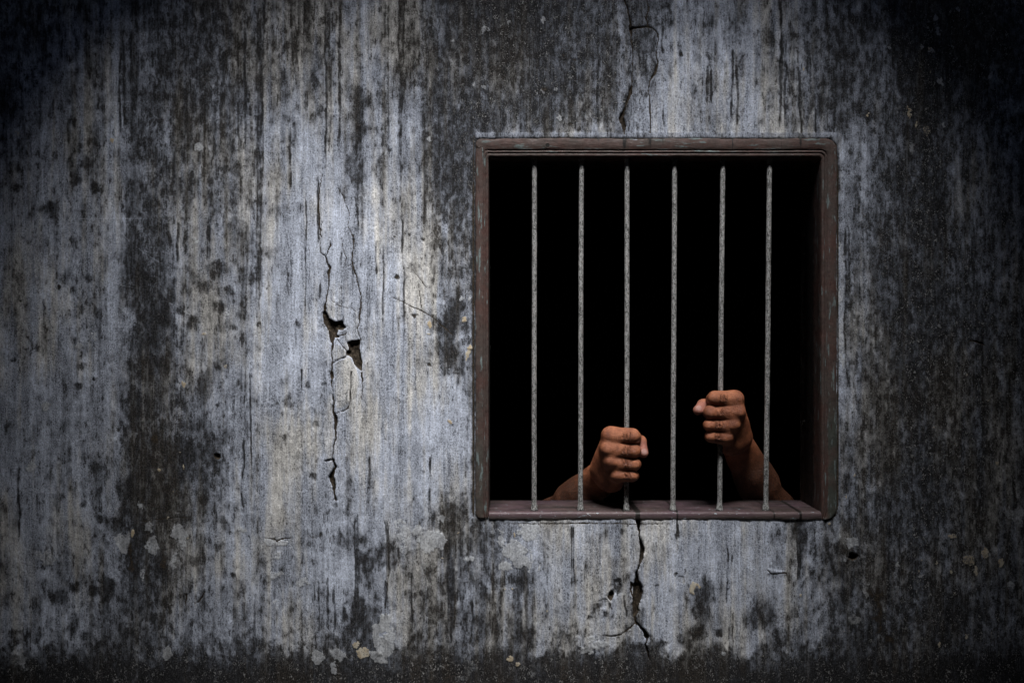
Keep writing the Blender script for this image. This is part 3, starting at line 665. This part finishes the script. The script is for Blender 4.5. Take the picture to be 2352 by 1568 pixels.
prof = [(0, .03), (0, .001), (.02, -.0010), (.09, -.0018), (.3, -.0022), (.56, -.0020), (.605, -.0012), (.63, .0004), (.66, -.0008), (.70, -.0014), (.745, -.0012), (.775, .0004),
        (.79, .0010), (.81, -.0004), (.86, -.0010), (.92, -.0008), (.965, .0004), (1.0, .0035), (1.0, .012), (1.0, .045), (1.0, TH), (.25, TH)]
Vf, A_stain_shade, A_h, A_g = [], [], [], []
drips = [(1434, 6), (1493, 4), (1523, 2), (1682, 2.5), (1793, 2), (1838, 4), (1876, 2.2), (1918, 2), (1373, 1.5)]
for (ou, ov), (iu, iv), hz in st_:
    for s, y in prof:
        u = ou + (iu - ou) * s; v = ov + (iv - ov) * s
        yy = y + (wob(u + v, 9, .00035) if y < .02 else 0)
        Vf.append((*P(u, v)[:],)); Vf[-1] = ((u - CU) * PX, yy, ZC + (CV - v) * PX)
        dd = max([math.exp(-((u - a) / b)**2) * (1 if v < 340 else max(0, 1 - (v - 340) / 12)) for a, b in drips]) if hz == 1.0 else 0
        edge = .55 * math.exp(-(s / .05)**2) + (.32 if .62 <= s <= .64 or .77 <= s <= .80 else 0)
        A_stain_shade.append(min(1, dd * .75 + edge + (.9 if y > .02 else 0))); A_h.append(hz)  # drips and edges, plus painted shade on the deep reveal
        A_g.append(min(1, max(0, (v - 900) / 80)) * (1 if u > 1500 else .45) * (1 if s < .6 else 0))
n = len(prof); Ff = []
for i in range(len(st_) - 1):
    for j in range(n):
        a, b = i * n + j, i * n + (j + 1) % n
        Ff.append((a, b, b + n, a + n))
Ff.append(tuple(range(n - 1, -1, -1))); Ff.append(tuple((len(st_) - 1) * n + j for j in range(n)))
fr_o = mesh_np('frame', Vf, Ff, M_FRAME, WIN, True, {'stain': A_stain_shade, 'along_h': A_h, 'green': A_g})
fr_o['label'] = 'reddish brown moulded frame with flaking paint'
# bolt hole in the head rail: a short dark socket ring
def tube(path, rad, segs=16, close=True):
    Vt, Ft = [], []
    for i, p in enumerate(path):
        a = path[max(i - 1, 0)]; b = path[min(i + 1, len(path) - 1)]
        d = (b - a).normalized(); e1 = d.cross(Vector((0, 1, .01))).normalized() if abs(d.y) < .9 else d.cross(Vector((1, 0, 0))).normalized(); e2 = d.cross(e1)
        for k in range(segs):
            t = 2 * math.pi * k / segs; r = rad[i] if not callable(rad) else rad(i, k)
            Vt.append(p + (e1 * math.cos(t) + e2 * math.sin(t)) * r)
    for i in range(len(path) - 1):
        for k in range(segs):
            a, b = i * segs + k, i * segs + (k + 1) % segs
            Ft.append((a, a + segs, b + segs, b))
    if close:
        Ft.append(tuple(range(segs))); Ft.append(tuple((len(path) - 1) * segs + k for k in range(segs - 1, -1, -1)))
    return Vt, Ft
hp = P(1257.5, 335)
vt, ft = [], []
for r, y in ((.0052, -.0012), (.0048, -.0029), (.0036, -.0028), (.0034, -.0012)):
    for k in range(20):
        t = 2 * math.pi * k / 20; vt.append((hp.x + r * math.cos(t), y, hp.z + r * math.sin(t)))
for i in range(3):
    for k in range(20): ft.append((i * 20 + k, i * 20 + (k + 1) % 20, (i + 1) * 20 + (k + 1) % 20, (i + 1) * 20 + k))
mesh_np('bolt_socket', vt, ft, M_FRAME, WIN, True, {'stain': [.2] * 80, 'along_h': [1.] * 80, 'green': [0.] * 80})
vt = [(hp.x, -.00265, hp.z)] + [(hp.x + .0037 * math.cos(2 * math.pi * k / 20), -.0026, hp.z + .0037 * math.sin(2 * math.pi * k / 20)) for k in range(20)]
plug = mesh_np('bolt_hole_dark', vt, [(0, 1 + (k + 1) % 20, 1 + k) for k in range(20)], M_HAIR, WIN)  # flat black disc stands in for the shade inside the hole
# sill
Vs, A1, A2 = [], [], []
us = np.arange(1122.5, 1886.1, 2.5); us = np.append(us, 1886.0) if us[-1] < 1886 else us
sd = [(1465, 5.5), (1555, 2.2), (1778, 1.8), (1838, 3.2), (1434, .8)]
sp = [(1196, .02), (1193, -.0004), (1191.5, -.0012), (1187, -.0017), (1182, -.0018), (1178, -.0012), (1176, .0006), (1175.2, .005), (1175, .020), (1174.6, .0215), (1175.2, .024), (1175, .05), (1175, .075), (1175, TH), (1196, TH)]
for u in us:
    for k, (v, y) in enumerate(sp):
        vv = v + (wob(u, 7, 1.1) if k in (1, 2, 3) else wob(u, 8, .35))
        yy = y + (wob(u, 12, .0004) if k < 8 else 0)
        Vs.append(((u - CU) * PX, yy, ZC + (CV - vv) * PX))
        A1.append(min(1, max(math.exp(-((u - a - wob(vv * 6, a, .8)) / b)**4) for a, b in sd) * (1 if k < 8 else .35)) + (.46 if k >= 7 else 0))  # drips; top of the sill coloured darker than its nose
        A2.append(1.0 if k < 3 else .5 if k == 3 else 0)
n = len(sp); Fs = []
for i in range(len(us) - 1):
    for j in range(n):
        a, b = i * n + j, i * n + (j + 1) % n
        Fs.append((a, b, b + n, a + n))
Fs.append(tuple(range(n - 1, -1, -1))); Fs.append(tuple((len(us) - 1) * n + j for j in range(n)))
sill = mesh_np('sill', Vs, Fs, M_SILL, WIN, True, {'stain': A1, 'low': A2})
sill['label'] = 'purple brown rounded sill with white paint specks'
# bars: (u top, u bottom)
BY = .014
for kb, (ut, ub) in enumerate([(1227.5, 1227), (1335.5, 1333), (1440.5, 1439), (1549.5, 1545.5), (1660, 1652.5), (1767.5, 1759)]):
    rr = random.Random(kb * 7 + 1); a = P(ut, 360, BY); b = P(ub, 1172.5, BY)
    a.z = ZC + (CV - 358) * PX; b.z = ZC + (CV - 1176.5) * PX
    N = 150; path, rads = [], []
    for i in range(N + 1):
        t = i / N; p = a.lerp(b, t)
        p.x += (math.sin(t * 7 + kb * 2) * .0002 + math.sin(t * 31 + kb) * .00006)
        path.append(p); e = min(t, 1 - t) * N
        rads.append(.0043 + .00008 * math.sin(t * 60 + kb) + .00010 * rr.uniform(-1, 1) + (.0030 if e < 1 else .0012 if e < 2 else .0004 if e < 3 else 0))
    vt, ft = tube(path, rads, 20)
    mesh_np('bar', vt, ft, M_BAR, WIN)

# ------------------------------------------------------------------ the person: distance-field sculpting
class SDF:
    def __init__(s, lo, hi, h):
        s.h = h; s.lo = np.array(lo, float); s.n = np.ceil((np.array(hi) - s.lo) / h).astype(int) + 1
        s.ax = [(s.lo[i] + np.arange(s.n[i]) * h).astype(np.float32) for i in range(3)]
        s.D = np.full(s.n, .05, np.float32)
    def win(s, a, b, pad):
        sl = []
        for i in range(3):
            p = max(int((min(a[i], b[i]) - pad - s.lo[i]) / s.h), 0); q_ = min(int((max(a[i], b[i]) + pad - s.lo[i]) / s.h) + 2, s.n[i])
            sl.append(slice(p, max(q_, p)))
        return tuple(sl)
    def cone(s, a, b, ra, rb, k=.004, F=None, sq=None):
        F = s.D if F is None else F
        a, b = np.array(a), np.array(b); w_ = s.win(a, b, max(ra, rb) + k * 2 + .004)
        x = s.ax[0][w_[0]][:, None, None]; y = s.ax[1][w_[1]][None, :, None]; z = s.ax[2][w_[2]][None, None, :]
        d = b - a; L = max(float(d @ d), 1e-9)
        t = np.clip(((x - a[0]) * d[0] + (y - a[1]) * d[1] + (z - a[2]) * d[2]) / L, 0, 1)
        e = np.sqrt((x - a[0] - t * d[0])**2 + (y - a[1] - t * d[1])**2 + (z - a[2] - t * d[2])**2) - (ra + (rb - ra) * t)
        F[w_] = smin(F[w_], e.astype(np.float32), k)
    def ball(s, c, r, k=.004, F=None): s.cone(c, Vector(c) + Vector((0, 0, 1e-4)), r, r, k, F)
    def carve(s, a, b, r, k=.0015):
        a, b = np.array(a), np.array(b); w_ = s.win(a, b, r + k * 2 + .003)
        x = s.ax[0][w_[0]][:, None, None]; y = s.ax[1][w_[1]][None, :, None]; z = s.ax[2][w_[2]][None, None, :]
        d = b - a; L = max(float(d @ d), 1e-9)
        t = np.clip(((x - a[0]) * d[0] + (y - a[1]) * d[1] + (z - a[2]) * d[2]) / L, 0, 1)
        e = np.sqrt((x - a[0] - t * d[0])**2 + (y - a[1] - t * d[1])**2 + (z - a[2] - t * d[2])**2) - r
        s.D[w_] = -smin(-s.D[w_], e.astype(np.float32), k)
    def new(s): return np.full(s.n, .05, np.float32)
    def mesh(s, F=None):
        g = vdb.FloatGrid(.05); g.copyFromArray(s.D if F is None else F)
        pts, quads = g.convertToQuads(isovalue=0.0)
        return pts.astype(np.float64) * s.h + s.lo, quads.astype(np.int64)

def smin(a, b, k):
    h_ = np.clip(.5 + .5 * (b - a) / k, 0, 1)
    return b + (a - b) * h_ - k * h_ * (1 - h_)

def build_arm(J, elbow, lo, hi):
    """J: dict of joints for a clenched hand; returns verts, quads, attrs"""
    s = SDF(lo, hi, .0011)
    FN = None
    for f, (mc, pip, dip, tip, r) in J['fingers'].items():
        F = s.new()
        s.cone(mc, pip, r * .99, r * .985, .003, F); s.cone(mc.lerp(pip, .35), mc.lerp(pip, .7), r * 1.0, r * 1.0, .004, F)
        s.cone(pip, dip, r * .96, r * .84, .003, F); s.cone(dip, tip, r * .84, r * .68, .003, F)
        FN = F if FN is None else smin(FN, F, .0020)
    PM = s.new()
    for f, (mc, pip, dip, tip, r) in J['fingers'].items():
        wr = J['wr'][f]
        s.cone(mc + Vector((0, .0005, 0)), wr, r * 1.04, .0145, .012, PM)
        s.ball(mc + J['kn'] * .8, r * .84, .009, PM)
    for a_, b_ in zip(('i', 'm', 'r'), ('m', 'r', 'p')):          # webs between the finger roots
        fa, fb = J['fingers'][a_], J['fingers'][b_]; m_ = (fa[0] + fb[0]) / 2; p_ = (fa[1] + fb[1]) / 2
        s.cone(m_ + Vector((0, .0, 0)), m_ + (p_ - m_) * .36 + Vector((0, .0018, 0)), fb[4] * 1.0, fb[4] * .86, .006, PM)
    for a_, b_ in J['mass']: s.ball(a_, b_, .012, PM)
    # forearm: two bones and muscle
    W = J['wrist']; E = Vector(elbow); d = (E - W).normalized(); side = d.cross(Vector((0, 1, 0))).normalized()
    s.cone(W - d * .01 + side * .010, W + (E - W) * .35 + side * .012, .0200, .0250, .016, PM)
    s.cone(W - d * .01 - side * .010, W + (E - W) * .35 - side * .012, .0200, .0265, .016, PM)
    s.cone(W + (E - W) * .25, W + (E - W) * .7, .030, .042, .02, PM); s.cone(W + (E - W) * .7, E, .042, .040, .02, PM)
    s.ball(W + side * .020 * J['sd'] + d * .014 + Vector((0, -.006, 0)), .0115, .010, PM)       # wrist bone
    s.D = smin(FN, PM, .0105)
    # tendons over the back of the hand
    for k in ('i', 'm', 'r', 'p'):
        mc, r = J['fingers'][k][0], J['fingers'][k][4]; wr = J['wr'][k]; t = (wr - mc)
        off = J['kn'].normalized() * (r * .62)
        s.cone(mc + t * .12 + off, mc + t * .72 + off * 1.25, .0030, .0022, .005)
    for a_, b_ in zip(('i', 'm', 'r'), ('m', 'r', 'p')):
        m1, r1 = J['fingers'][a_][0], J['fingers'][a_][4]; m2 = J['fingers'][b_][0]; mid = (m1 + m2) / 2
        pp = (J['fingers'][a_][1] + J['fingers'][b_][1]) / 2
        s.carve(mid + (pp - mid) * .28 + Vector((0, -r1 * .72, 0)), pp + Vector((0, -r1 * .72, 0)), .0005, .0022)
    # thumb
    T = s.new(); c0, c1, c2, c3 = J['thumb']
    s.cone(c0, c1, .017, .0135, .006, T); s.cone(c1, c2, .0125, .0105, .004, T); s.cone(c2, c3, .0108, .0086, .003, T); s.ball(c2, .0112, .003, T)
    s.D = smin(s.D, T, .0022)
    # bar passes through the fist: keep a clear channel
    ba, bb = J['bar']; s.carve(ba, bb, .0044, .0006)
    # skin folds on the finger backs
    rs = random.Random(J['seed'])
    for k in ('i', 'm', 'r', 'p'):
        mc, pip, dip, tip, r = J['fingers'][k]; ax = (pip - mc)
        for j in range(5):
            t = .48 + .085 * j + rs.uniform(-.02, .02); c = mc + ax * t + Vector((0, -r * 1.05, 0)); sl_ = rs.uniform(-.10, .10)
            s.carve(c + Vector((sl_ * r, r * .22, r * .55)), c + Vector((-sl_ * r * 2, 0, 0)), .00055, .0010)
            s.carve(c + Vector((-sl_ * r * 2, 0, 0)), c + Vector((sl_ * r, r * .22, -r * .55)), .00055, .0010)
    for _ in range(1):
        Dp = s.D; s.D = Dp.copy(); s.D[1:-1, 1:-1, 1:-1] = .4 * Dp[1:-1, 1:-1, 1:-1] + .1 * (Dp[2:, 1:-1, 1:-1] + Dp[:-2, 1:-1, 1:-1] + Dp[1:-1, 2:, 1:-1] + Dp[1:-1, :-2, 1:-1] + Dp[1:-1, 1:-1, 2:] + Dp[1:-1, 1:-1, :-2])
    V, Q = s.mesh()
    def dist(p): return np.linalg.norm(V - np.array(p), axis=1)
    nailc = J['nail']; nail = 1 - sst(dist(nailc), .0050, .0068)
    pink = (1 - sst(np.minimum(dist(c3), dist((c2 + c3) / 2)), .011, .017)) * .8
    crease = np.zeros(len(V))
    for k in ('i', 'm', 'r', 'p'):
        mc, pip, dip, tip, r = J['fingers'][k]
        for j in range(4):
            t = .50 + .10 * j + rs.uniform(-.03, .03); c = np.array(mc + (pip - mc) * t + Vector((0, -r, 0)))
            dx = np.abs(V[:, 0] - c[0] - (V[:, 2] - c[2]) * rs.uniform(-.45, .45) - .0006 * np.sin(V[:, 2] * 1500 + j)); dz = np.abs(V[:, 2] - c[2])
            crease = np.maximum(crease, (1 - sst(dx, .0003, .0012)) * (1 - sst(dz, r * .35, r * .85)) * (V[:, 1] < c[1] + r * .8) * rs.uniform(.35, .9))
    hair = sst((V - np.array(W)) @ np.array(d), -.02, .045)  # painted shade weight, rising from wrist towards elbow
    return V, Q, nail, pink, crease, hair

def Hand(fing, wrs, mass, wrist, thumb, nail, bar, kn, sd, seed):
    sh = lambda t: (t[0], t[1], t[2] - .0125) + tuple(t[3:])
    fing = {k: tuple(sh(p) for p in v[:4]) + (v[4],) for k, v in fing.items()}; wrs = {k: sh(v) for k, v in wrs.items()}
    mass = [sh(m) for m in mass]; thumb = [sh(t) for t in thumb]; nail = sh(nail)
    J = dict(fingers={}, wr={k: P(*v) for k, v in wrs.items()}, mass=[(P(*a[:3]), a[3]) for a in mass], wrist=P(*wrist), thumb=[P(*t) for t in thumb],
             nail=P(*nail), bar=(P(*bar[0]), P(*bar[1])), kn=Vector(kn), sd=sd, seed=seed)
    for k, (mc, pip, dip, tip, r) in fing.items(): J['fingers'][k] = (P(*mc), P(*pip), P(*dip), P(*tip), r)
    return J

yp, ym = .0085, .021
HR = Hand({'i': ((1403,1000,ym), (1452,1001,yp), (1458,1004,.038), (1428,1006,.050), .0133),
           'm': ((1399,1030,ym-.002), (1454,1035,yp), (1459,1036,.040), (1428,1036,.052), .0128),
           'r': ((1405,1059,ym-.002), (1456,1066,yp+.001), (1460,1066,.038), (1430,1064,.050), .0112),
           'p': ((1416,1089,ym+.002), (1452,1092,yp+.003), (1456,1092,.036), (1430,1090,.046), .0103)},
          {'i': (1374,1074,.062), 'm': (1377,1086,.066), 'r': (1386,1098,.063), 'p': (1398,1110,.055)},
          [(1412,1108,.046,.015), (1398,1090,.060,.020), (1400,1052,.050,.018), (1408,1030,.048,.017)],
          (1376,1099,.094), [(1392,1068,.078), (1430,1018,.072), (1470,1014,.052), (1478,1040,.040)], (1481,1036,.0315),
          ((1440,940,BY), (1439,1172,BY)), (-.0035, -.0085, .001), 1, 3)
HL = Hand({'i': ((1686,916,ym), (1642,914,yp), (1636,917,.038), (1666,920,.050), .0126),
           'm': ((1689,946,ym-.002), (1632,947,yp), (1628,948,.040), (1660,949,.052), .0124),
           'r': ((1679,975,ym-.002), (1630,976,yp+.001), (1627,976,.038), (1658,976,.050), .0110),
           'p': ((1665,1004,ym+.002), (1633,1002,yp+.003), (1630,1002,.036), (1656,1003,.046), .0104)},
          {'i': (1707,1000,.060), 'm': (1706,1010,.063), 'r': (1696,1019,.060), 'p': (1683,1028,.052)},
          [(1668,1022,.044,.015), (1684,1008,.058,.020), (1688,972,.050,.018), (1682,948,.048,.017)],
          (1702,1036,.086), [(1698,990,.076), (1656,938,.072), (1616,931,.050), (1603,942,.038)], (1605,935,.031),
          ((1655,850,BY), (1652.5,1170,BY)), (.0035, -.0085, .001), -1, 8)
rel = lambda x, y, z: Vector((x, y, ZC + z))
ER, EL = rel(.047, .256, -.406), rel(.546, .200, -.390)
def arm(J, E):
    pts = [E, J['wrist']] + [p for f in J['fingers'].values() for p in f[:4]] + J['thumb']
    lo = [min(p[i] for p in pts) - .05 for i in range(3)]; hi = [max(p[i] for p in pts) + .05 for i in range(3)]
    return build_arm(J, E, lo, hi)
AR = arm(HR, ER); ALm = arm(HL, EL)
# trunk, head and legs
SR, SL = rel(.125, .42, -.66), rel(.485, .42, -.66)
mid = (SR + SL) / 2
b = SDF((-.12, .12, FL - .01), (.75, .75, ZC - .25), .006)
def trunk(F, g, head=True, arms=1.0):
    c = lambda dx, dy, dz: Vector((mid.x + dx, mid.y + dy, mid.z + dz))
    for sx in (-1, 1):
        b.cone(c(sx * .06, .01, -.05), c(sx * .075, .01, -.20), .095 + g, .095 + g, .05, F); b.cone(c(sx * .075, .01, -.20), c(sx * .06, .02, -.42), .095 + g, .085 + g, .05, F)
        b.cone(c(sx * .06, .02, -.42), c(sx * .085, .03, -.56), .085 + g, .09 + g, .05, F)
    for S0, E0 in ((SR, ER), (SL, EL)):
        b.ball(S0, .055 + g, .03, F); b.cone(S0, S0.lerp(E0, arms), .048 + g, .048 + g - .008 * arms, .03, F)
    b.cone(SR, SL, .05 + g, .05 + g, .05, F)
B = b.new(); trunk(B, 0)
c = lambda dx, dy, dz: Vector((mid.x + dx, mid.y + dy, mid.z + dz))
for sx in (-1, 1):
    b.cone(c(sx * .09, .03, -.58), c(sx * .10, .03, -.98), .080, .052, .03, B); b.cone(c(sx * .10, .03, -.98), c(sx * .10, .05, -1.38), .050, .034, .02, B)
    b.cone(c(sx * .10, .05, -1.385), c(sx * .115, -.10, -1.395), .034, .026, .02, B)
hc = c(0, -.045, .135)
b.cone(c(0, .01, .03), c(0, -.02, .14), .055, .052, .02, B); b.ball(hc + Vector((0, .012, .015)), .083, .02, B); b.cone(hc + Vector((0, -.01, -.02)), hc + Vector((0, -.045, -.07)), .066, .036, .03, B)
b.cone(hc + Vector((0, -.075, .005)), hc + Vector((0, -.100, -.025)), .008, .013, .012, B)
for sx in (-1, 1):
    b.ball(hc + Vector((sx * .082, .01, -.01)), .016, .008, B); b.ball(hc + Vector((sx * .032, -.080, .022)), .010, .012, B)
b.cone(hc + Vector((-.018, -.082, -.052)), hc + Vector((.018, -.082, -.052)), .008, .008, .01, B)
TV, TQ = b.mesh(B)
SH = b.new(); trunk(SH, .010, arms=.62)
zz = b.ax[2][None, None, :]; SH = np.maximum(SH, (mid.z - .56) - zz).astype(np.float32); SV, SQ = b.mesh(SH)
TR = b.new()
for sx in (-1, 1):
    b.cone(c(sx * .085, .03, -.50), c(sx * .09, .03, -.60), .100, .100, .04, TR); b.cone(c(sx * .09, .03, -.60), c(sx * .10, .03, -.98), .098, .072, .03, TR); b.cone(c(sx * .10, .03, -.98), c(sx * .10, .05, -1.33), .072, .058, .02, TR)
TR = np.maximum(TR, zz - (mid.z - .50)).astype(np.float32); RV, RQ = b.mesh(TR)
HA = b.new(); b.ball(hc + Vector((0, .018, .028)), .090, .01, HA)
yy_ = b.ax[1][None, :, None]; HA = np.maximum(HA, (hc.y - .055) - yy_ - (zz - hc.z - .05) * .8).astype(np.float32); HA = np.maximum(HA, (hc.z - .04) - zz).astype(np.float32); AV2, AQ2 = b.mesh(HA)

PER = empty('person', Vector((mid.x, mid.y, FL)), 'person standing in the dark cell, bare hands gripping two of the window bars', 'person')
Vb = np.concatenate([AR[0], ALm[0], TV]); Qb = np.concatenate([AR[1], ALm[1] + len(AR[0]), TQ + len(AR[0]) + len(ALm[0])])
z0 = np.zeros(len(TV)); at = lambda k: np.concatenate([AR[k], ALm[k], z0])
body = mesh_np('body', Vb, Qb, M_SKIN, PER, True, {'nail': at(2), 'pink': at(3), 'crease': at(4), 'arm_hair_shade': at(5)})
mesh_np('shirt', SV, SQ, M_SHIRT, PER); mesh_np('trousers', RV, RQ, M_TROUS, PER); mesh_np('hair', AV2, AQ2, M_HAIR, PER)
for o in PER.children:
    me = o.data; bm = bmesh.new(); bm.from_mesh(me); bmesh.ops.recalc_face_normals(bm, faces=bm.faces); bm.to_mesh(me); bm.free()
